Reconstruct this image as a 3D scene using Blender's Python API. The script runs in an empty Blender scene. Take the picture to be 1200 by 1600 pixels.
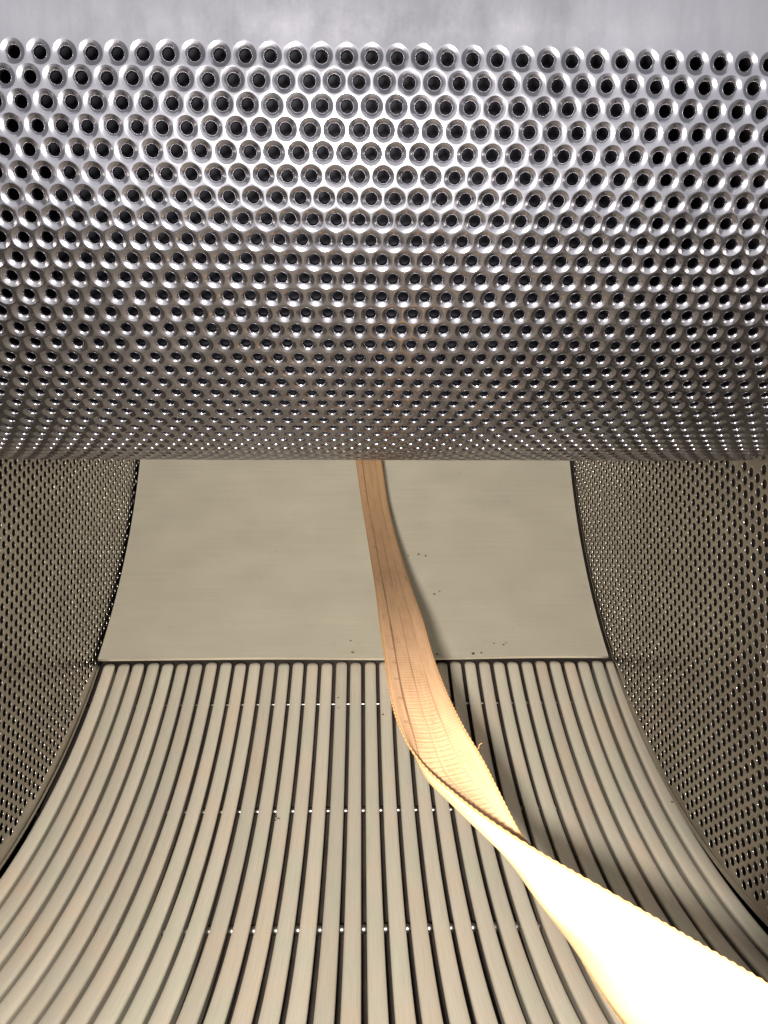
import bpy, math, random
import numpy as np
from mathutils import Vector, Matrix, noise as mnoise

sc = bpy.context.scene
R = math.radians

# ------------------------------------------------------------------ camera
# World: X right, Y into the machine, Z up, metres.  The machine is symmetrical about X = 0.
CAM_X, YAW, F = 0.004, 1.68, 1200.0
cam_d = bpy.data.cameras.new("camera")
cam = bpy.data.objects.new("camera", cam_d)
sc.collection.objects.link(cam)
cam.location = (CAM_X, 0, 0)
cam.rotation_euler = (R(90), 0, R(-YAW))
cam_d.sensor_fit = 'VERTICAL'
cam_d.sensor_height = 24.0
cam_d.lens = 24.0 * F / 1600.0
cam_d.clip_start = 0.005
cam_d.clip_end = 50
sc.camera = cam

# ------------------------------------------------------------------ world: the pale room behind the photographer
w = bpy.data.worlds.new("World")
sc.world = w
w.use_nodes = True
bg = w.node_tree.nodes["Background"]
bg.inputs[0].default_value = (0.98, 0.97, 0.98, 1)
bg.inputs[1].default_value = 0.46

# ------------------------------------------------------------------ lamp: the phone's own flash beside the lens
fl = bpy.data.lights.new("phone_flash", 'AREA')
fl.shape = 'DISK'
fl.size = 0.008
fl.energy = 4.8
fl.color = (1.0, 0.955, 0.89)
flo = bpy.data.objects.new("phone_flash", fl)
sc.collection.objects.link(flo)
flo.location = (CAM_X - 0.007, -0.003, -0.0055)
flo.rotation_euler = (R(88), 0, R(-YAW))

# added soft panel standing in for the bright room behind the photographer
fill = bpy.data.lights.new("room_fill", 'AREA')
fill.shape = 'RECTANGLE'
fill.size, fill.size_y = 3.4, 3.6
fill.energy = 38.0
fill.color = (1.0, 0.98, 0.96)
fillo = bpy.data.objects.new("room_fill", fill)
sc.collection.objects.link(fillo)
fillo.location = (0.0, -2.0, -0.6)
fillo.rotation_euler = (R(90), 0, 0)

sc.view_settings.view_transform = 'Standard'
sc.view_settings.look = 'None'
sc.view_settings.exposure = 0
sc.view_settings.gamma = 1
try:
    sc.cycles.max_bounces = 10
    sc.cycles.glossy_bounces = 6
    sc.cycles.sample_clamp_indirect = 6.0
    sc.cycles.blur_glossy = 0.6
except Exception:
    pass

# ------------------------------------------------------------------ sizes (m)
OY, OZ = 0.31649, 0.15325      # drum axis
RD = 0.1316                    # drum radius
H = 0.0063                     # hole spacing
A0, DA = -2.83290, 0.0417751   # angle of the first perforated row, step per row
RPL = 0.3285                   # plate, inner face
RB = 0.341                     # bars, inner face
PITCH = 0.010
WB = 0.175                     # half width of bars and plate
WW = 0.1785                    # end disc face
RDISC = 0.328

# ------------------------------------------------------------------ helpers
def node_mat(name):
    m = bpy.data.materials.new(name)
    m.use_nodes = True
    nt = m.node_tree
    return m, nt, nt.nodes["Principled BSDF"]

def N(nt, typ, **kw):
    n = nt.nodes.new(typ)
    for k, v in kw.items():
        setattr(n, k, v)
    return n

def ramp(nt, src, stops):
    r = N(nt, 'ShaderNodeValToRGB')
    el = r.color_ramp.elements
    while len(el) < len(stops):
        el.new(0.5)
    for e, (p, c) in zip(el, stops):
        e.position = p
        e.color = c if len(c) == 4 else (*c, 1)
    nt.links.new(src, r.inputs[0])
    return r

def noise_tex(nt, vec, scale, detail=4, rough=0.6, vscale=None):
    if vscale is not None:
        mp = N(nt, 'ShaderNodeMapping')
        mp.inputs['Scale'].default_value = vscale
        nt.links.new(vec, mp.inputs[0])
        vec = mp.outputs[0]
    n = N(nt, 'ShaderNodeTexNoise')
    n.inputs['Scale'].default_value = scale
    n.inputs['Detail'].default_value = detail
    n.inputs['Roughness'].default_value = rough
    nt.links.new(vec, n.inputs['Vector'])
    return n

def bump(nt, p, height, strength, dist):
    b = N(nt, 'ShaderNodeBump')
    b.inputs['Strength'].default_value = strength
    b.inputs['Distance'].default_value = dist
    nt.links.new(height, b.inputs['Height'])
    nt.links.new(b.outputs[0], p.inputs['Normal'])
    return b

def mesh_np(name, verts, faces, mat=None, smooth=True, uvs=None):
    """verts (n,3) array, faces: list of arrays (m,k) of equal-size polygons"""
    me = bpy.data.meshes.new(name)
    verts = np.asarray(verts, dtype=np.float32)
    loops, starts, totals, off = [], [], [], 0
    for fa in faces:
        fa = np.asarray(fa, dtype=np.int32)
        if fa.size == 0:
            continue
        k = fa.shape[1]
        loops.append(fa.ravel())
        starts.append(off + np.arange(len(fa), dtype=np.int32) * k)
        totals.append(np.full(len(fa), k, dtype=np.int32))
        off += fa.size
    loops = np.concatenate(loops); starts = np.concatenate(starts); totals = np.concatenate(totals)
    me.vertices.add(len(verts)); me.vertices.foreach_set("co", verts.ravel())
    me.loops.add(len(loops)); me.loops.foreach_set("vertex_index", loops)
    me.polygons.add(len(starts))
    me.polygons.foreach_set("loop_start", starts)
    try:
        me.polygons.foreach_set("loop_total", totals)
    except Exception:
        pass
    if uvs is not None:
        ul = me.uv_layers.new(name="UVMap")
        ul.data.foreach_set("uv", np.asarray(uvs, dtype=np.float32)[loops].ravel())
    me.update(calc_edges=True)
    me.validate()
    if smooth:
        me.polygons.foreach_set("use_smooth", np.ones(len(me.polygons), dtype=bool))
    if mat:
        me.materials.append(mat)
    return me

def link(name, me, parent=None):
    o = bpy.data.objects.new(name, me)
    sc.collection.objects.link(o)
    if parent:
        o.parent = parent
    return o

def tag(o, label=None, cat=None, group=None, kind=None):
    if label: o["label"] = label
    if cat: o["category"] = cat
    if group: o["group"] = group
    if kind: o["kind"] = kind
    return o

def empty(name, loc=(0, 0, 0)):
    o = bpy.data.objects.new(name, None)
    o.empty_display_size = 0.02
    sc.collection.objects.link(o)
    o.location = loc
    return o

def grid(pts, closed_u=False, closed_v=False):
    """pts: (nu,nv,3) -> verts, quads"""
    nu, nv = pts.shape[:2]
    idx = np.arange(nu * nv).reshape(nu, nv)
    a = idx if closed_u else idx[:-1]
    b = np.roll(idx, -1, 0) if closed_u else idx[1:]
    if closed_v:
        q = np.stack([a, b, np.roll(b, -1, 1), np.roll(a, -1, 1)], -1)
    else:
        q = np.stack([a[:, :-1], b[:, :-1], b[:, 1:], a[:, 1:]], -1)
    return pts.reshape(-1, 3), q.reshape(-1, 4)

def polar(r, ang, x):
    return np.stack([x + 0 * r * ang, OY + r * np.cos(ang) + 0 * x, OZ + r * np.sin(ang) + 0 * x], -1)

def tube(path, rad, n=10, cap=True):
    path = [Vector(p_) for p_ in path]
    rings = []
    for i, p_ in enumerate(path):
        d = (path[min(i + 1, len(path) - 1)] - path[max(i - 1, 0)]).normalized()
        up = Vector((0, 0, 1)) if abs(d.z) < 0.9 else Vector((0, 1, 0))
        a_ = d.cross(up).normalized(); b_ = d.cross(a_)
        r = rad[i] if hasattr(rad, '__len__') else rad
        rings.append([tuple(p_ + (a_ * math.cos(t) + b_ * math.sin(t)) * r) for t in np.arange(n) * 2 * math.pi / n])
    v, q = grid(np.array(rings), closed_v=True)
    fs = [q]
    if cap:
        fs.append(np.arange(n)[None]); fs.append((len(v) - n + np.arange(n))[::-1][None])
    return v, fs
# ------------------------------------------------------------------ materials
def steel(name, col, rough, rvar, bscale, bstr, vscale=(1, 1, 1), colvar=0.12, cstretch=(1, 1, 1)):
    m, nt, p = node_mat(name)
    tc = N(nt, 'ShaderNodeTexCoord')
    n1 = noise_tex(nt, tc.outputs['Object'], bscale, 5, 0.65, vscale)
    n2 = noise_tex(nt, tc.outputs['Object'], 38, 5, 0.65, cstretch)
    lo = tuple(c * (1 - colvar) for c in col); hi = tuple(min(1, c * (1 + colvar)) for c in col)
    rc = ramp(nt, n2.outputs['Fac'], [(0.3, lo), (0.7, hi)])
    nt.links.new(rc.outputs[0], p.inputs['Base Color'])
    rr = ramp(nt, n1.outputs['Fac'], [(0.3, (rough - rvar,) * 3), (0.7, (rough + rvar,) * 3)])
    nt.links.new(rr.outputs[0], p.inputs['Roughness'])
    p.inputs['Metallic'].default_value = 1.0
    bump(nt, p, n1.outputs['Fac'], bstr, 0.0004)
    return m, nt, p

def hazy_steel(name, col, rough, haze_rough, haze, smear, colvar):
    """polished steel with a share of wider-scattering rubbing haze; smear > 0 makes the haze blotchy"""
    m, nt, p = steel(name, col, rough, 0.035, 160, 0.12, (1, 0.12, 0.12), colvar=colvar, cstretch=(1.6, 0.3, 0.3))
    p2 = N(nt, 'ShaderNodeBsdfPrincipled')
    p2.inputs['Metallic'].default_value = 1.0
    nt.links.new(p.inputs['Base Color'].links[0].from_socket, p2.inputs['Base Color'])
    nt.links.new(p.inputs['Normal'].links[0].from_socket, p2.inputs['Normal'])
    p2.inputs['Roughness'].default_value = haze_rough
    mxs = N(nt, 'ShaderNodeMixShader')
    mxs.inputs[0].default_value = haze
    if smear:
        # smears begin where the punched rows end (measured along the sheet, in the drum's own frame)
        tc = N(nt, 'ShaderNodeTexCoord')
        n = noise_tex(nt, tc.outputs['Object'], 45, 6, 0.7, (1, 0.8, 0.8))
        r_ = ramp(nt, n.outputs['Fac'], [(0.36, (0.10,) * 3), (0.64, (smear,) * 3)])
        ae = A0 - 0.5 * DA
        dt = N(nt, 'ShaderNodeVectorMath', operation='DOT_PRODUCT')
        nt.links.new(tc.outputs['Object'], dt.inputs[0])
        dt.inputs[1].default_value = (0, -math.sin(ae), math.cos(ae))
        mr = N(nt, 'ShaderNodeMapRange')
        mr.inputs[1].default_value = 0.0025; mr.inputs[2].default_value = -0.0045
        nt.links.new(dt.outputs['Value'], mr.inputs[0])
        mf = N(nt, 'ShaderNodeMix', data_type='FLOAT')
        nt.links.new(mr.outputs[0], mf.inputs[0])
        mf.inputs[2].default_value = haze
        nt.links.new(r_.outputs[0], mf.inputs[3])
        nt.links.new(mf.outputs[0], mxs.inputs[0])
    nt.links.new(p.outputs[0], mxs.inputs[1]); nt.links.new(p2.outputs[0], mxs.inputs[2])
    nt.links.new(mxs.outputs[0], nt.nodes["Material Output"].inputs['Surface'])
    return m
M_DRUM = hazy_steel("polished_perforated_steel", (0.285, 0.28, 0.31), 0.15, 0.34, 0.10, 0.75, 0.16)
M_DISC, _, _ = steel("dull_perforated_steel", (0.43, 0.40, 0.365), 0.22, 0.05, 220, 0.10, colvar=0.12)
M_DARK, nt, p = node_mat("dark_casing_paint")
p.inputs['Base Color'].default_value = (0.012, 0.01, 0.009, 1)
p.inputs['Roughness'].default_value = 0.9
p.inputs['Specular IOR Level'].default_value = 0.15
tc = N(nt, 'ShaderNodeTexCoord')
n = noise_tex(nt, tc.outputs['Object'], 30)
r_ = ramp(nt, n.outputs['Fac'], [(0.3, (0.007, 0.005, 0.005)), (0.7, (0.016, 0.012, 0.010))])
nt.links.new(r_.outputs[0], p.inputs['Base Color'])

M_BACKING, nt, p = node_mat("hole_glare_grey")  # bluish grey puts the glare seen at the holes into the colour
tc = N(nt, 'ShaderNodeTexCoord')
n = noise_tex(nt, tc.outputs['Object'], 60)
r_ = ramp(nt, n.outputs['Fac'], [(0.3, (0.10, 0.10, 0.125)), (0.7, (0.16, 0.16, 0.19))])
nt.links.new(r_.outputs[0], p.inputs['Base Color'])
p.inputs['Roughness'].default_value = 0.6
M_SLOT, nt, p = node_mat("slot_light_brown")  # brown puts the light inside the bar slots into the shell's colour
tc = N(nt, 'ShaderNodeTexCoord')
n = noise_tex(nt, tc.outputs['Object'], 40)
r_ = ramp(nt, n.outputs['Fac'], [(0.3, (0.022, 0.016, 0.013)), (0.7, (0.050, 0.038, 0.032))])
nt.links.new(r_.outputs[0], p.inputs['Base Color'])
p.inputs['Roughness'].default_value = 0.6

# satin plate
M_PLATE, nt, p = node_mat("satin_steel_plate")
tc = N(nt, 'ShaderNodeTexCoord')
big = noise_tex(nt, tc.outputs['UV'], 9, 4, 0.55, (1, 1.6, 1))
fine = noise_tex(nt, tc.outputs['UV'], 60, 3, 0.6, (1, 30, 1))
mix = N(nt, 'ShaderNodeMix', data_type='FLOAT')
mix.inputs[0].default_value = 0.5
nt.links.new(big.outputs['Fac'], mix.inputs[2]); nt.links.new(fine.outputs['Fac'], mix.inputs[3])
rc = ramp(nt, mix.outputs[0], [(0.25, (0.378, 0.342, 0.266)), (0.5, (0.40, 0.363, 0.285)), (0.78, (0.422, 0.385, 0.304))])
nt.links.new(rc.outputs[0], p.inputs['Base Color'])
p.inputs['Metallic'].default_value = 0.35
rr = ramp(nt, big.outputs['Fac'], [(0.3, (0.40,) * 3), (0.7, (0.52,) * 3)])
nt.links.new(rr.outputs[0], p.inputs['Roughness'])
scr = N(nt, 'ShaderNodeTexNoise'); scr.inputs['Scale'].default_value = 1; scr.inputs['Detail'].default_value = 6
mp = N(nt, 'ShaderNodeMapping'); mp.inputs['Scale'].default_value = (5, 420, 1); mp.inputs['Rotation'].default_value = (0, 0, 0.02)
nt.links.new(tc.outputs['UV'], mp.inputs[0]); nt.links.new(mp.outputs[0], scr.inputs['Vector'])
grime = noise_tex(nt, tc.outputs['UV'], 30, 6, 0.75)
sp = ramp(nt, grime.outputs['Fac'], [(0.60, (1, 1, 1)), (0.72, (0.80, 0.78, 0.74))])
lines = ramp(nt, scr.outputs['Fac'], [(0.30, (0.93, 0.93, 0.92)), (0.5, (1, 1, 1)), (0.72, (1.06, 1.06, 1.05))])
m1 = N(nt, 'ShaderNodeMix', data_type='RGBA', blend_type='MULTIPLY'); m1.inputs[0].default_value = 0.6
nt.links.new(rc.outputs[0], m1.inputs[6]); nt.links.new(sp.outputs[0], m1.inputs[7])
m2 = N(nt, 'ShaderNodeMix', data_type='RGBA', blend_type='MULTIPLY'); m2.inputs[0].default_value = 0.8
nt.links.new(m1.outputs[2], m2.inputs[6]); nt.links.new(lines.outputs[0], m2.inputs[7])
nt.links.new(m2.outputs[2], p.inputs['Base Color'])
bump(nt, p, scr.outputs['Fac'], 0.10, 0.0003)

# bars
M_BAR, nt, p = node_mat("worn_steel_bar")
tc = N(nt, 'ShaderNodeTexCoord')
oi = N(nt, 'ShaderNodeObjectInfo')
add = N(nt, 'ShaderNodeVectorMath', operation='MULTIPLY_ADD')
cmb = N(nt, 'ShaderNodeCombineXYZ')
nt.links.new(oi.outputs['Random'], cmb.inputs[0]); nt.links.new(oi.outputs['Random'], cmb.inputs[1])
nt.links.new(cmb.outputs[0], add.inputs[0])
add.inputs[1].default_value = (37.0, 91.0, 0)
nt.links.new(tc.outputs['UV'], add.inputs[2])
streak = noise_tex(nt, add.outputs[0], 55, 5, 0.65, (40, 0.55, 1))
blot = noise_tex(nt, add.outputs[0], 26, 3, 0.55)
rc = ramp(nt, streak.outputs['Fac'], [(0.25, (0.40, 0.352, 0.278)), (0.5, (0.465, 0.415, 0.334)), (0.8, (0.515, 0.467, 0.384))])
tint = ramp(nt, blot.outputs['Fac'], [(0.32, (1.05, 0.985, 0.94)), (0.5, (1, 1, 1)), (0.66, (0.95, 1.005, 0.98))])
mu = N(nt, 'ShaderNodeMix', data_type='RGBA', blend_type='MULTIPLY')
mu.inputs[0].default_value = 1.0
nt.links.new(rc.outputs[0], mu.inputs[6]); nt.links.new(tint.outputs[0], mu.inputs[7])
hv = N(nt, 'ShaderNodeHueSaturation')
vm = N(nt, 'ShaderNodeMapRange')
vm.inputs[3].default_value = 0.92; vm.inputs[4].default_value = 1.07
nt.links.new(oi.outputs['Random'], vm.inputs[0])
nt.links.new(vm.outputs[0], hv.inputs['Value'])
nt.links.new(mu.outputs[2], hv.inputs['Color'])
nt.links.new(hv.outputs[0], p.inputs['Base Color'])
p.inputs['Metallic'].default_value = 0.35
p.inputs['Roughness'].default_value = 0.5
bump(nt, p, streak.outputs['Fac'], 0.12, 0.0003)

M_ROD, nt, p = node_mat("bright_steel_rod")
p.inputs['Base Color'].default_value = (0.30, 0.28, 0.26, 1)
p.inputs['Metallic'].default_value = 1
p.inputs['Roughness'].default_value = 0.36
tc = N(nt, 'ShaderNodeTexCoord')
n = noise_tex(nt, tc.outputs['Object'], 400)
bump(nt, p, n.outputs['Fac'], 0.1, 0.0003)

M_CRUMB, nt, p = node_mat("dark_crumb")
tc = N(nt, 'ShaderNodeTexCoord')
n = noise_tex(nt, tc.outputs['Object'], 900)
r_ = ramp(nt, n.outputs['Fac'], [(0.3, (0.02, 0.014, 0.008)), (0.7, (0.07, 0.05, 0.03))])
nt.links.new(r_.outputs[0], p.inputs['Base Color'])
p.inputs['Roughness'].default_value = 0.9

# woven tape; UV: x = 0..1 across, y = metres along
M_TAPE, nt, p = node_mat("printed_cloth_tape")
tc = N(nt, 'ShaderNodeTexCoord')
sep = N(nt, 'ShaderNodeSeparateXYZ')
nt.links.new(tc.outputs['UV'], sep.inputs[0])
U, V = sep.outputs[0], sep.outputs[1]
def M(op, a, b=None, c=None):
    n = N(nt, 'ShaderNodeMath', operation=op)
    for i, x in enumerate((a, b, c)):
        if x is None: continue
        if isinstance(x, (int, float)): n.inputs[i].default_value = x
        else: nt.links.new(x, n.inputs[i])
    return n.outputs[0]
wob = noise_tex(nt, tc.outputs['UV'], 25, 3, 0.6)
wobv = M('MULTIPLY', M('SUBTRACT', wob.outputs['Fac'], 0.5), 0.03)
Uw = M('ADD', U, wobv)
def line(pos, half):
    return M('LESS_THAN', M('ABSOLUTE', M('SUBTRACT', Uw, pos)), half)
l1, l2, l3 = line(0.25, 0.020), line(0.51, 0.012), line(0.75, 0.013)
tickp = M('FRACT', M('MULTIPLY', M('ADD', V, M('MULTIPLY', wobv, 0.02)), 1 / 0.0020))
tick = M('LESS_THAN', tickp, 0.34)
zone = M('MULTIPLY', M('GREATER_THAN', Uw, 0.25), M('LESS_THAN', Uw, 0.76))
zone2 = M('MULTIPLY', M('GREATER_THAN', Uw, 0.13), M('LESS_THAN', Uw, 0.25))
tick10 = M('LESS_THAN', M('FRACT', M('MULTIPLY', V, 1 / 0.0130)), 0.10)
wearn = noise_tex(nt, tc.outputs['UV'], 14, 4, 0.7)
wear = ramp(nt, wearn.outputs['Fac'], [(0.36, (0.25,) * 3), (0.62, (1,) * 3)])
ticks = M('MULTIPLY', M('MULTIPLY', tick, zone), 0.34)
ticks2 = M('MULTIPLY', M('MULTIPLY', tick10, zone2), 0.35)
# faded numerals read as small dark smudges
vor = N(nt, 'ShaderNodeTexVoronoi')
mp = N(nt, 'ShaderNodeMapping'); mp.inputs['Scale'].default_value = (3.2, 38, 1)
nt.links.new(tc.outputs['UV'], mp.inputs[0]); nt.links.new(mp.outputs[0], vor.inputs['Vector'])
vor.inputs['Scale'].default_value = 1.0
smn = noise_tex(nt, tc.outputs['UV'], 1, 3, 0.7, (30, 900, 1))
sm = M('MULTIPLY', M('MULTIPLY', M('LESS_THAN', vor.outputs['Distance'], 0.20), M('GREATER_THAN', smn.outputs['Fac'], 0.52)), 0.45)
ink = M('MAXIMUM', M('MAXIMUM', M('MULTIPLY', l1, 0.75), M('MULTIPLY', l2, 0.55)), M('MULTIPLY', l3, 0.5))
ink = M('MAXIMUM', ink, M('MAXIMUM', ticks, M('MAXIMUM', ticks2, sm)))
ink = M('MULTIPLY', M('MULTIPLY', ink, wear.outputs[0]), M('LESS_THAN', U, 1.5))
geo = N(nt, 'ShaderNodeNewGeometry')
cloth = noise_tex(nt, tc.outputs['UV'], 1, 4, 0.6, (9, 60, 1))
base = ramp(nt, cloth.outputs['Fac'], [(0.3, (0.222, 0.130, 0.066)), (0.7, (0.268, 0.163, 0.088))])
mx = N(nt, 'ShaderNodeMix', data_type='RGBA')
nt.links.new(ink, mx.inputs[0]); nt.links.new(base.outputs[0], mx.inputs[6])
bk = N(nt, 'ShaderNodeMix', data_type='RGBA')
nt.links.new(M('GREATER_THAN', U, 1.5), bk.inputs[0])
nt.links.new(base.outputs[0], bk.inputs[6])
bk.inputs[7].default_value = (0.37, 0.245, 0.125, 1)           # unprinted reverse, paled to carry the flash's overexposure
nt.links.new(bk.outputs[2], mx.inputs[6])
mx.inputs[7].default_value = (0.045, 0.016, 0.008, 1)
nt.links.new(mx.outputs[2], p.inputs['Base Color'])
p.inputs['Roughness'].default_value = 0.75
p.inputs['Specular IOR Level'].default_value = 0.2
weft = M('SINE', M('MULTIPLY', V, 2 * math.pi / 0.0013))
warp = M('SINE', M('MULTIPLY', U, 2 * math.pi * 22))
hgt = M('ADD', weft, M('MULTIPLY', warp, 0.5))
bump(nt, p, hgt, 0.14, 0.00015)
M_SELV, nt2, p2 = node_mat("tape_selvedge_thread")
tc2 = N(nt2, 'ShaderNodeTexCoord')
n = noise_tex(nt2, tc2.outputs['Object'], 700)
r_ = ramp(nt2, n.outputs['Fac'], [(0.3, (0.20, 0.105, 0.042)), (0.7, (0.25, 0.14, 0.06))])
nt2.links.new(r_.outputs[0], p2.inputs['Base Color'])
p2.inputs['Roughness'].default_value = 0.85
p2.inputs['Specular IOR Level'].default_value = 0.1

# ------------------------------------------------------------------ perforated sheet generator
def perforated(cells, holed, h, prof, nseg, vs=1.0, jitter=0.0, seed=1):
    """cells (n,2) centres of a triangular lattice (rows along u); holed: bool per cell.
    prof: [(radius/h, depth/h)...] from rim to the hole bottom.  Returns uvw verts and faces."""
    rng = np.random.default_rng(seed)
    ang = np.arange(nseg) * 2 * np.pi / nseg
    # hexagon boundary: flats on +-u, corners on +-v
    a = (ang + np.pi / 6) % (np.pi / 3) - np.pi / 6
    rad = 0.5 / np.cos(a)
    hexb = np.stack([rad * np.cos(ang), rad * np.sin(ang) * vs], -1) * h
    c_h = cells[holed]; c_f = cells[~holed]
    V, Fq, off = [], [], 0
    # shared hex rims, welded
    def weld(cs):
        p = cs[:, None, :] + hexb[None]
        return p
    allp = np.concatenate([weld(c_h), weld(c_f)], 0).reshape(-1, 2)
    key = np.round(allp / (h * 0.02)).astype(np.int64)
    _, first, inv = np.unique(key, axis=0, return_index=True, return_inverse=True)
    inv = inv.reshape(-1, nseg)
    base = np.c_[allp[first], np.zeros(len(first))]
    V.append(base); off = len(base)
    nh = len(c_h)
    prev = inv[:nh]
    dj = (1 + jitter * rng.normal(size=(nh, 1))).clip(0.8, 1.25)
    cj = c_h + jitter * 0.25 * h * rng.normal(size=(nh, 2))
    for r, d in prof:
        ring = np.empty((nh, nseg, 3))
        ring[:, :, :2] = cj[:, None, :] + np.stack([r * np.cos(ang), r * np.sin(ang)], -1)[None] * h
        ring[:, :, 2] = d * h * dj
        V.append(ring.reshape(-1, 3))
        cur = off + np.arange(nh * nseg).reshape(nh, nseg); off += nh * nseg
        q = np.stack([prev, np.roll(prev, -1, 1), np.roll(cur, -1, 1), cur], -1)
        Fq.append(q.reshape(-1, 4)); prev = cur
    # flat cells
    ngon = inv[nh:]
    return np.concatenate(V), [np.concatenate(Fq), ngon]

# ------------------------------------------------------------------ perforated drum
drum = empty("perforated_drum", (0, OY, OZ))
tag(drum, "polished steel drum covered with rows of dimpled round holes, lying across the top", "drum")
NROW = 40
cells, holed = [], []
X0 = CAM_X + 0.0026
for k in range(-4, NROW):
    off = 0 if k % 2 == 0 else H / 2
    for i in range(-40, 41):
        x = X0 + off + i * H
        if abs(x) > WW - 0.008: continue
        cells.append((x, k * DA * RD)); holed.append(k >= 0 and -0.163 < x < 0.1625)
cells = np.array(cells); holed = np.array(holed)
VS = DA * RD / (H * math.sqrt(3) / 2)
prof = [(0.475, 0.0), (0.461, -0.003), (0.441, -0.012), (0.390, -0.031), (0.335, -0.055), (0.290, -0.081),
        (0.259, -0.110), (0.240, -0.142), (0.230, -0.184), (0.224, -0.275)]
uvw, faces = perforated(cells, holed, H, prof, 24, VS, 0.03, 3)
# gentle unevenness of the rolled sheet
und = np.array([mnoise.noise(Vector((u * 24, v * 24, 3.1))) for u, v in uvw[:, :2]]) * 0.00030
ang = A0 + uvw[:, 1] / RD
rr = RD + uvw[:, 2] + und
pts = np.stack([uvw[:, 0], rr * np.cos(ang), rr * np.sin(ang)], -1)
shell = mesh_np("perforated_shell", pts, faces, M_DRUM)
link("perforated_shell", shell, drum)
def arc_sheet(r0, r1, a0, a1, x0, x1, n, nx=1):
    """closed curved sheet of thickness r0..r1, local to the drum axis"""
    aa = np.linspace(a0, a1, n)
    prof = [(r0, x0), (r0, x1), (r1, x1), (r1, x0)]
    P = np.array([[(x, r * math.cos(a), r * math.sin(a)) for r, x in prof] for a in aa])
    v, q = grid(P, closed_v=True)
    caps = np.array([[0, 1, 2, 3], [(n - 1) * 4 + 3, (n - 1) * 4 + 2, (n - 1) * 4 + 1, (n - 1) * 4]])
    return v, [q, caps]
# the unperforated closing band: the rest of the circumference, with smooth end margins
a_end = A0 + (NROW - 0.5) * DA
v, f = arc_sheet(RD - 0.002, RD - 0.0003, a_end, A0 - 3.6 * DA + 2 * math.pi, -(WW - 0.004), WW - 0.004, 120)
link("smooth_band", mesh_np("smooth_band", v, f, M_DRUM, False), drum)
for s in (-1, 1):
    xa, xb = sorted((s * (WW - 0.0125), s * (WW - 0.004)))
    v, f = arc_sheet(RD - 0.002, RD - 0.0004, A0 - 4 * DA, a_end + 0.02, xa, xb, 90)
    link("end_margin", mesh_np("end_margin", v, f, M_DRUM, False), drum)
# added backing inside the drum, grey for glare in the holes, and the two heads
v, f = arc_sheet(0.124, 0.1255, R(-62), R(172), -0.168, 0.168, 100)
link("inner_backing", mesh_np("inner_backing", v, f, M_BACKING, False), drum)
for s in (-1, 1):
    aa = np.linspace(0, 2 * np.pi, 97)[:-1]
    P = np.stack([np.stack([np.full_like(aa, s * x_), 0.1285 * np.cos(aa), 0.1285 * np.sin(aa)], -1) for x_ in (0.1685, 0.1715)])
    v, q = grid(P, closed_v=True)
    link("drum_head", mesh_np("drum_head", v, [q, np.arange(96)[None], np.arange(96, 192)[None][:, ::-1]], M_DARK, False), drum)

# ------------------------------------------------------------------ perforated end discs
dprof = [(0.338, 0.0), (0.334, -0.0015), (0.331, -0.006), (0.329, -0.040)]
def disc(side, label, RDISC, RHOLE, WW=0.1770):
    o = empty("perforated_disc", (0, OY, OZ))
    tag(o, label, "end disc", "perforated discs closing both ends")
    c, hl = [], []
    # columns (upright lines of holes) lean a few degrees towards the viewer
    t = R(-3.2)
    for j in range(-70, 71):
        for i in range(-60, 61):
            u = (i + (0.5 if j % 2 else 0)) * H + 0.0013 * side      # along the column
            v = j * H * math.sqrt(3) / 2
            y = -v * math.cos(t) - u * math.sin(t) * 1.0
            z = u * math.cos(t) - v * math.sin(t)
            rad = math.hypot(y, z)
            if rad > RDISC + 0.0036: continue
            an = math.degrees(math.atan2(z, y))
            if an > 75 or an < -150:            # never in view: behind the drum and above it
                continue
            c.append((u, v)); hl.append(0.1345 < rad < RHOLE)
    uvw, faces = perforated(np.array(c), np.array(hl), H, dprof, 12 if False else 18 - 6, 1.0, 0.02, 5 + side)
    u, v, d = uvw.T
    y = -v * math.cos(t) - u * math.sin(t)
    z = u * math.cos(t) - v * math.sin(t)
    rad = np.hypot(y, z)
    k = np.where(rad > RDISC, RDISC / np.maximum(rad, 1e-6), 1)
    y, z = y * k, z * k
    und = np.array([mnoise.noise(Vector((a * 14, b * 14, 7.7 + side))) for a, b in zip(y, z)]) * 0.0004
    pts = np.stack([side * (WW - d) + und, y, z], -1)
    if side < 0:
        faces = [fa[:, ::-1] for fa in faces]
    link("perforated_sheet", mesh_np("perforated_sheet", pts, faces, M_DISC), o)
    # rolled outer rim
    a = np.linspace(R(-150), R(75), 160)
    P = np.array([[(side * (WW + dx), r * math.cos(q), r * math.sin(q)) for r, dx in
                   ((RDISC - 0.0022, -0.0001), (RDISC - 0.0008, -0.0007), (RDISC + 0.0006, -0.0004), (RDISC + 0.0009, 0.001), (RDISC + 0.0006, 0.004))] for q in a])
    vv, q = grid(P)
    link("rim", mesh_np("rim", vv, [q], M_DISC), o)
    return o
disc(-1, "perforated steel end disc along the left side, meeting the plate at a dark upright gap", 0.3405, 0.3310)
disc(1, "perforated steel end disc along the right side, with a smooth unpunched corner under the drum", 0.3290, 0.3235)

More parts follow.
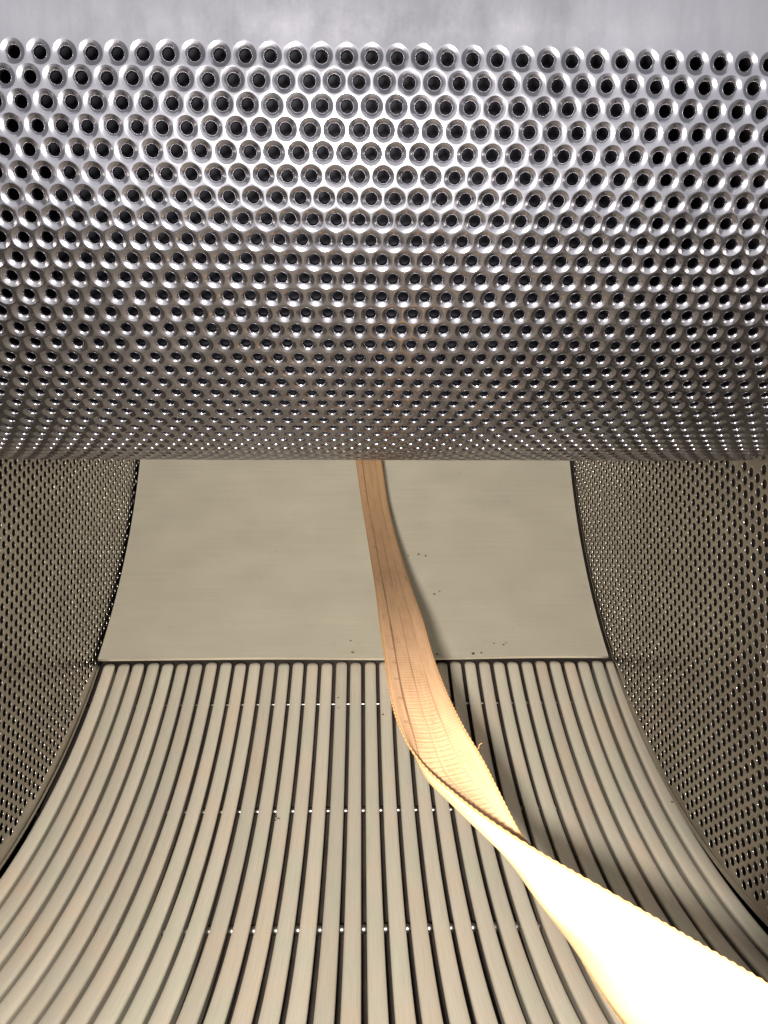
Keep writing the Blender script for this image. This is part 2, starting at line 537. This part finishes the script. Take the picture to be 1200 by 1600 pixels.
# ------------------------------------------------------------------ curved plate
plate = empty("curved_plate", (0, OY, OZ))
tag(plate, "plain satin steel plate curving up behind the drum above the bar grate", "metal plate")
na, nx = 90, 40
a = np.linspace(R(-50.35), R(70), na)
x = np.linspace(-WB + 0.0003, WB - 0.0003, nx)
Ag, Xg = np.meshgrid(a, x, indexing='ij')
wv = np.array([[mnoise.noise(Vector((xx * 9, aa_ * 3.2, 1.3))) for xx in x] for aa_ in a]) * 0.0009
lip = 0.0006 * np.sin(Xg * 31 + 0.6) * np.clip(1 - (Ag - a[0]) / 0.08, 0, 1)
top = np.stack([Xg, (RPL + wv + lip) * np.cos(Ag), (RPL + wv + lip) * np.sin(Ag)], -1)
bot = np.stack([Xg, (RPL + wv + lip + 0.002) * np.cos(Ag), (RPL + wv + lip + 0.002) * np.sin(Ag)], -1)
# small uneven lower edge
top[0, :, 1] += 0.0004 * np.sin(x * 55); bot[0] = bot[0]
vt, qt = grid(top); vb, qb = grid(bot)
uv = np.stack([Xg / 0.35 + 0.5, Ag * RPL / 0.35], -1).reshape(-1, 2)
n0 = len(vt)
link("sheet_face", mesh_np("sheet_face", np.r_[vt], [qt[:, ::-1]], M_PLATE, True, uv), plate)
idx = np.arange(na * nx).reshape(na, nx)
border = np.r_[idx[0, :], idx[1:, -1], idx[-1, -2::-1], idx[-2:0:-1, 0]]
nb = len(border)
ev = np.r_[vt[border], vb[border]]
eq = np.stack([np.arange(nb), np.roll(np.arange(nb), -1), np.roll(np.arange(nb), -1) + nb, np.arange(nb) + nb], -1)
link("cut_edge", mesh_np("cut_edge", ev, [eq], M_PLATE, False, np.r_[uv[border], uv[border] + 0.01]), plate)
link("sheet_back", mesh_np("sheet_back", vb, [qb], M_PLATE, True, uv), plate)

# ------------------------------------------------------------------ bar grate
grate = empty("bar_grate", (0, OY, OZ))
tag(grate, "curved grate of many parallel steel bars with dark slots below the plate", "grate")
def bar_mesh():
    aend = R(-48.75)
    s = np.r_[np.linspace(0, 0.010, 9), np.linspace(0.014, 0.49, 70)]   # arc length from the far end
    prof = [(-1.4, 13), (-3.2, 4.0), (-3.86, 1.9), (-3.76, 1.05), (-3.2, 0.42), (-1.9, 0.10), (0, 0.0),
            (1.9, 0.10), (3.2, 0.42), (3.76, 1.05), (3.86, 1.9), (3.2, 4.0), (1.4, 13)]
    P, UVs = [], []
    for q in s:
        t = min(1.0, q / 0.006)
        wsc = math.sqrt(max(0.0, 1 - (1 - t) ** 2)) * 0.85 + 0.15
        drop = 0.004 * (1 - t) ** 2
        an = aend - q / RB
        row = []
        for px, d in prof:
            r = RB + drop + d * 0.001
            row.append((px * 0.001 * wsc, r * math.cos(an), r * math.sin(an)))
            UVs.append((px * 0.001, q))
        P.append(row)
    P = np.array(P)
    v, q = grid(P)
    m = len(prof)
    return mesh_np("bar", v, [q[:, ::-1], np.arange(m)[None]], M_BAR, True, np.array(UVs))
bm_ = bar_mesh()
rnd = random.Random(4)
for i in range(36):
    o = link("bar", bm_, grate)
    o.location = ((i - 17) * PITCH * 1.005 + rnd.uniform(-0.00018, 0.00018), 0, 0)
    o.rotation_euler = (R(rnd.uniform(-0.10, 0.10)), 0, 0)
for ad, bulge, deep in ((-54.35, 0.0003, 0.0074), (-69.05, 0.0009, 0.0065), (-83.9, 0.0013, 0.0062), (-98.6, 0.0013, 0.0062)):
    rr_ = RB + deep
    c = (rr_ * math.cos(R(ad)), rr_ * math.sin(R(ad)))
    xs_, rs_ = [], []
    for g in range(-1, 36):                       # a barrel spacer in every slot
        xg = (g - 16.5) * PITCH * 1.005
        for dx in (-0.005, -0.0019, -0.0017, -0.0012, -0.0006, 0, 0.0006, 0.0012, 0.0017, 0.0019):
            xs_.append(xg + dx); rs_.append(0.0008 + (bulge * math.sqrt(max(0, 1 - (dx / 0.0019) ** 2)) if abs(dx) < 0.002 else 0))
    v, f = tube([(x_, c[0], c[1]) for x_ in xs_], rs_, 14)
    link("tie_rod", mesh_np("tie_rod", v, f, M_ROD), grate)

# ------------------------------------------------------------------ dark casing round the works
casing = empty("machine_casing", (0, OY, OZ))
tag(casing, "dark casing of the machine seen only as black gaps behind the bars and discs", "casing")
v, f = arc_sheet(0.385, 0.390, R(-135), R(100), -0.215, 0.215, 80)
link("back_shell", mesh_np("back_shell", v, f, M_SLOT, False), casing)
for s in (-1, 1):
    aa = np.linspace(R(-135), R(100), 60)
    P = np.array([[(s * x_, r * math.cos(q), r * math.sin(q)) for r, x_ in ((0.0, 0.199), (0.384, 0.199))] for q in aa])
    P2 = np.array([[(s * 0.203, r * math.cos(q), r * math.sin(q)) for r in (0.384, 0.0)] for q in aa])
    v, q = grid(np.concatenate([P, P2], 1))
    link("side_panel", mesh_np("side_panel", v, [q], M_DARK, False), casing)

# ------------------------------------------------------------------ measuring tape
cy, sy = math.cos(R(YAW)), math.sin(R(YAW))
def at(px, py, z):
    """a point z metres in front of the lens"""
    xr = (px - 600) / F * z; zu = -(py - 800) / F * z
    return np.array([CAM_X + xr * cy + z * sy, -xr * sy + z * cy, zu])
ST = [  # across the tape: left edge, near-left, middle, right edge (picture x, y, depth)
    [(541, 610, .590), (549, 610, .591), (564, 610, .591), (577, 610, .590)],
    [(549, 670, .572), (556, 670, .573), (571, 670, .573), (585, 670, .572)],
    [(557, 724, .556), (565, 724, .557), (581, 724, .557), (596, 724, .556)],
    [(565, 780, .535), (573, 780, .536), (589, 780, .536), (604, 780, .535)],
    [(573, 830, .505), (582, 830, .506), (599, 830, .506), (615, 829, .505)],
    [(581, 880, .462), (591, 880, .463), (610, 880, .463), (629, 878, .462)],
    [(588, 925, .410), (599, 925, .411), (621, 925, .411), (643, 922, .410)],
    [(594, 975, .355), (608, 975, .357), (634, 975, .357), (660, 970, .355)],
    [(602, 1030, .310), (617, 1031, .313), (647, 1031, .313), (676, 1026, .310)],
    [(611, 1090, .276), (628, 1093, .279), (663, 1093, .279), (698, 1084, .276)],
    [(629, 1146, .253), (644, 1152, .257), (684, 1153, .258), (724, 1137, .254)],
    [(661, 1196, .234), (662, 1210, .239), (708, 1206, .243), (755, 1190, .239)],
    [(713, 1243, .2155), (708, 1259, .2195), (752, 1256, .228), (783, 1246, .226)],
    [(772, 1287, .199), (757, 1305, .203), (798, 1310, .214), (812, 1302, .216)],
    [(842, 1332, .186), (812, 1354, .190), (816, 1362, .202), (843, 1342, .208)],
    [(922, 1378, .172), (868, 1407, .177), (850, 1420, .187), (866, 1408, .201)],
    [(1010, 1428, .160), (950, 1470, .164), (905, 1486, .177), (903, 1487, .190)],
    [(1105, 1483, .149), (1050, 1548, .151), (985, 1590, .162), (968, 1590, .176)],
    [(1210, 1545, .139), (1165, 1640, .140), (1110, 1700, .149), (1070, 1712, .162)],
    [(1330, 1620, .131), (1290, 1730, .131), (1235, 1810, .134), (1190, 1830, .140)],
]
def nearer(q):
    px, py, z = q
    k_ = float(np.interp(py, [600, 724, 930, 1300], [0.88, 0.86, 0.82, 0.80]))
    return px, py, z * k_
S = np.array([[at(*nearer(q)) for q in row] for row in ST])           # (ns,4,3)
def catmull(P, n):
    out = []
    m = len(P)
    for i in range(m - 1):
        p0, p1, p2, p3 = P[max(i - 1, 0)], P[i], P[i + 1], P[min(i + 2, m - 1)]
        for t in np.arange(n) / n:
            out.append(0.5 * ((2 * p1) + (-p0 + p2) * t + (2 * p0 - 5 * p1 + 4 * p2 - p3) * t * t + (-p0 + 3 * p1 - 3 * p2 + p3) * t ** 3))
    out.append(P[-1])
    return np.array(out)
L_ = catmull(S, 24)                                            # smooth along the length
tk = np.array([0, .22, .60, 1.0]); nt_ = 17
tt = np.linspace(0, 1, nt_)
# across: piecewise smooth interpolation (monotone Hermite over the four controls)
def across(row):
    d = np.gradient(row, tk, axis=0)
    res = []
    for t in tt:
        i = min(np.searchsorted(tk, t, side='right') - 1, 2)
        h_ = tk[i + 1] - tk[i]; s_ = (t - tk[i]) / h_
        h00 = 2 * s_ ** 3 - 3 * s_ ** 2 + 1; h10 = s_ ** 3 - 2 * s_ ** 2 + s_
        h01 = -2 * s_ ** 3 + 3 * s_ ** 2; h11 = s_ ** 3 - s_ ** 2
        res.append(h00 * row[i] + h10 * h_ * d[i] + h01 * row[i + 1] + h11 * h_ * d[i + 1])
    return np.array(res)
G = np.array([across(r) for r in L_])                          # (n,17,3)
mid = G[:, nt_ // 2]
vlen = np.r_[0, np.cumsum(np.linalg.norm(np.diff(mid, axis=0), axis=1))]
du = np.gradient(G, axis=0); dv = np.gradient(G, axis=1)
nrm = np.cross(du, dv); nrm /= np.linalg.norm(nrm, axis=2, keepdims=True) + 1e-12
TH = 0.00035
front, back = G + nrm * TH / 2, G - nrm * TH / 2
loop = np.concatenate([front, back[:, ::-1]], 1)
v, q = grid(loop, closed_v=True)
uvt = np.stack([np.broadcast_to(np.r_[tt, tt[::-1] + 2][None], (len(G), 2 * nt_)), np.broadcast_to(vlen[:, None], (len(G), 2 * nt_))], -1).reshape(-1, 2)
tape = link("measuring_tape", mesh_np("measuring_tape", v, [q, np.arange(2 * nt_)[None], (len(v) - 2 * nt_ + np.arange(2 * nt_))[::-1][None]], M_TAPE, True, uvt))
tag(tape, "orange cloth measuring tape with ruled lines hanging twisted over the grate", "tape measure")
for e in (0, -1):
    edge = G[:, e]
    dens = vlen / 0.0017
    nn = int(vlen[-1] / 0.0005)
    sv = np.linspace(0, vlen[-1], nn)
    path = np.stack([np.interp(sv, vlen, edge[:, i]) for i in range(3)], -1)
    outw = np.stack([np.interp(sv, vlen, (edge - G[:, 1 if e == 0 else -2])[:, i]) for i in range(3)], -1)
    outw /= np.linalg.norm(outw, axis=1, keepdims=True) + 1e-12
    path = path + outw * (0.00005 * np.sin(sv / 0.0019 * 2 * np.pi))[:, None]
    rad = 0.00030 + 0.00006 * np.sin(sv / 0.0019 * 2 * np.pi)
    v, f = tube(path, rad, 7)
    link("selvedge", mesh_np("selvedge", v, f, M_SELV), tape)
k = 24 * 10 + 16
b0 = Vector(G[k, -1])
v, f = tube([b0, b0 + Vector((.0005, -.0003, .0007)), b0 + Vector((.0006, -.0006, .0016)), b0 + Vector((.0013, -.0006, .0020))], 0.00010, 6)
link("loose_thread", mesh_np("loose_thread", v, f, M_SELV), tape)

# ------------------------------------------------------------------ crumbs
def on_arc(px, py, rad):
    """where the surface of radius rad round the drum axis lies beyond the far side of (px, py)"""
    k_ = (800 - py) / F
    o2 = np.array([OY, OZ])
    A_ = 1 + k_ * k_; B_ = -2 * (o2[0] + k_ * o2[1]); C_ = o2 @ o2 - rad * rad
    y_ = (-B_ + math.sqrt(B_ * B_ - 4 * A_ * C_)) / (2 * A_)
    return at(px, py, y_), math.atan2(k_ * y_ - OZ, y_ - OY)
def crumb_mesh(seed, size, stretch):
    rg = np.random.default_rng(seed)
    ph = np.linspace(0, np.pi, 6); th = np.arange(8) * np.pi / 4
    P = np.array([[(math.sin(p_) * math.cos(t) * stretch, math.sin(p_) * math.sin(t), math.cos(p_) * 0.6) for t in th] for p_ in ph])
    P = P * size * (1 + 0.35 * rg.normal(size=P.shape[:2] + (1,)).clip(-1.2, 1.2))
    P[0] = P[0].mean(0); P[-1] = P[-1].mean(0)
    v, q = grid(P, closed_v=True)
    return mesh_np("crumb", v, [q], M_CRUMB, True)
cms = [crumb_mesh(i, 0.00062, 1 + 0.5 * (i % 3)) for i in range(5)]
spots_plate = [
    (512, 926, 1, "tiny dark crumb alone on the plate left of the tape, halfway down"),
    (638, 868, .9, "dark crumb on the plate touching the tape shadow, left of three in a row"),
    (654, 866, .8, "smallest dark crumb on the plate, middle of three in a row right of the tape"),
    (665, 868, 1.1, "dark crumb on the plate, right of three in a row right of the tape"),
    (679, 928, 1, "dark crumb on the plate right of the tape, lower left of a close pair"),
    (687, 924, .8, "dark crumb on the plate right of the tape, upper right of a close pair"),
    (548, 1001, .9, "tiny dark crumb left of the tape, upper of two near the plate lip"),
    (551, 1019, 1, "tiny dark crumb left of the tape, lower of two near the plate lip"),
    (503, 1027, 1.5, "larger dark crumb lying on the plate lip left of the tape"),
    (739, 1021, 1.5, "larger dark crumb just above the plate lip right of the tape"),
    (752, 1020, 1.1, "dark crumb beside the larger one above the plate lip right of the tape"),
    (683, 1022, 1.2, "dark crumb near the plate lip at the foot of the tape shadow"),
    (772, 1005, .8, "small dark crumb on the plate, left of three at lower right"),
    (787, 1007, 1.0, "dark crumb on the plate, lower middle of three at lower right"),
    (791, 1004, .7, "smallest dark crumb on the plate, right of three at lower right"),
    (216, 980, 1.2, "dark crumb on the plate close to its left edge"),
    (264, 1018, 1.0, "dark crumb near the lower left corner of the plate")]
for i, (px, py, s, lab) in enumerate(spots_plate):
    p_, an = on_arc(px, py, RPL - 0.0002)
    o = link("crumb", cms[i % 5])
    o.location = p_; o.scale = (s,) * 3
    o.rotation_euler = (R(90) + an + R(180), 0, rnd.uniform(0, 3))
    tag(o, lab, "crumb", "crumbs scattered on the plate")
for i, (px, py, s, lab) in enumerate([
    (529, 1090, .8, "tiny dark crumb near the top of a bar left of the tape, upper of two"),
    (529, 1106, .9, "tiny dark crumb near the top of a bar left of the tape, lower of two"),
    (598, 1116, .8, "tiny dark crumb on the bar just left of the tape"),
    (233, 1204, .7, "tiny dark crumb on a left bar, upper of two on the left side"),
    (1050, 1253, 1, "dark crumb on the rightmost bar near the disc"),
    (235, 1287, .8, "tiny dark crumb on a left bar, lower of two on the left side"),
    (877, 1116, .9, "tiny dark crumb on a bar right of the tape near the top")]):
    p_, an = on_arc(px, py, RB - 0.0002)
    o = link("crumb", cms[(i + 2) % 5])
    o.location = p_; o.scale = (s,) * 3
    o.rotation_euler = (R(90) + an + R(180), 0, rnd.uniform(0, 3))
    tag(o, lab, "crumb", "crumbs scattered on the bars")
p_, an = on_arc(431, 1280, RB - 0.0006)
lint = empty("lint_curl", tuple(p_))
tag(lint, "black curly scrap of lint stuck on a bar left of centre", "lint")
v, f = tube([(-.0004, -.001, -.0026), (.0008, 0, -.0022), (.0009, 0, -.0010), (-.0006, -.0003, -.0004), (-.0008, 0, .0008), (.0004, -.0004, .0016), (.0002, 0, .0028)], 0.00035, 6)
link("curl", mesh_np("curl", v, f, M_CRUMB), lint)
v, f = tube([(.0004, -.0002, .0004), (.0016, -.0002, .0008), (.0022, -.0002, .0001)], 0.00030, 6)
link("fibre", mesh_np("fibre", v, f, M_CRUMB), lint)
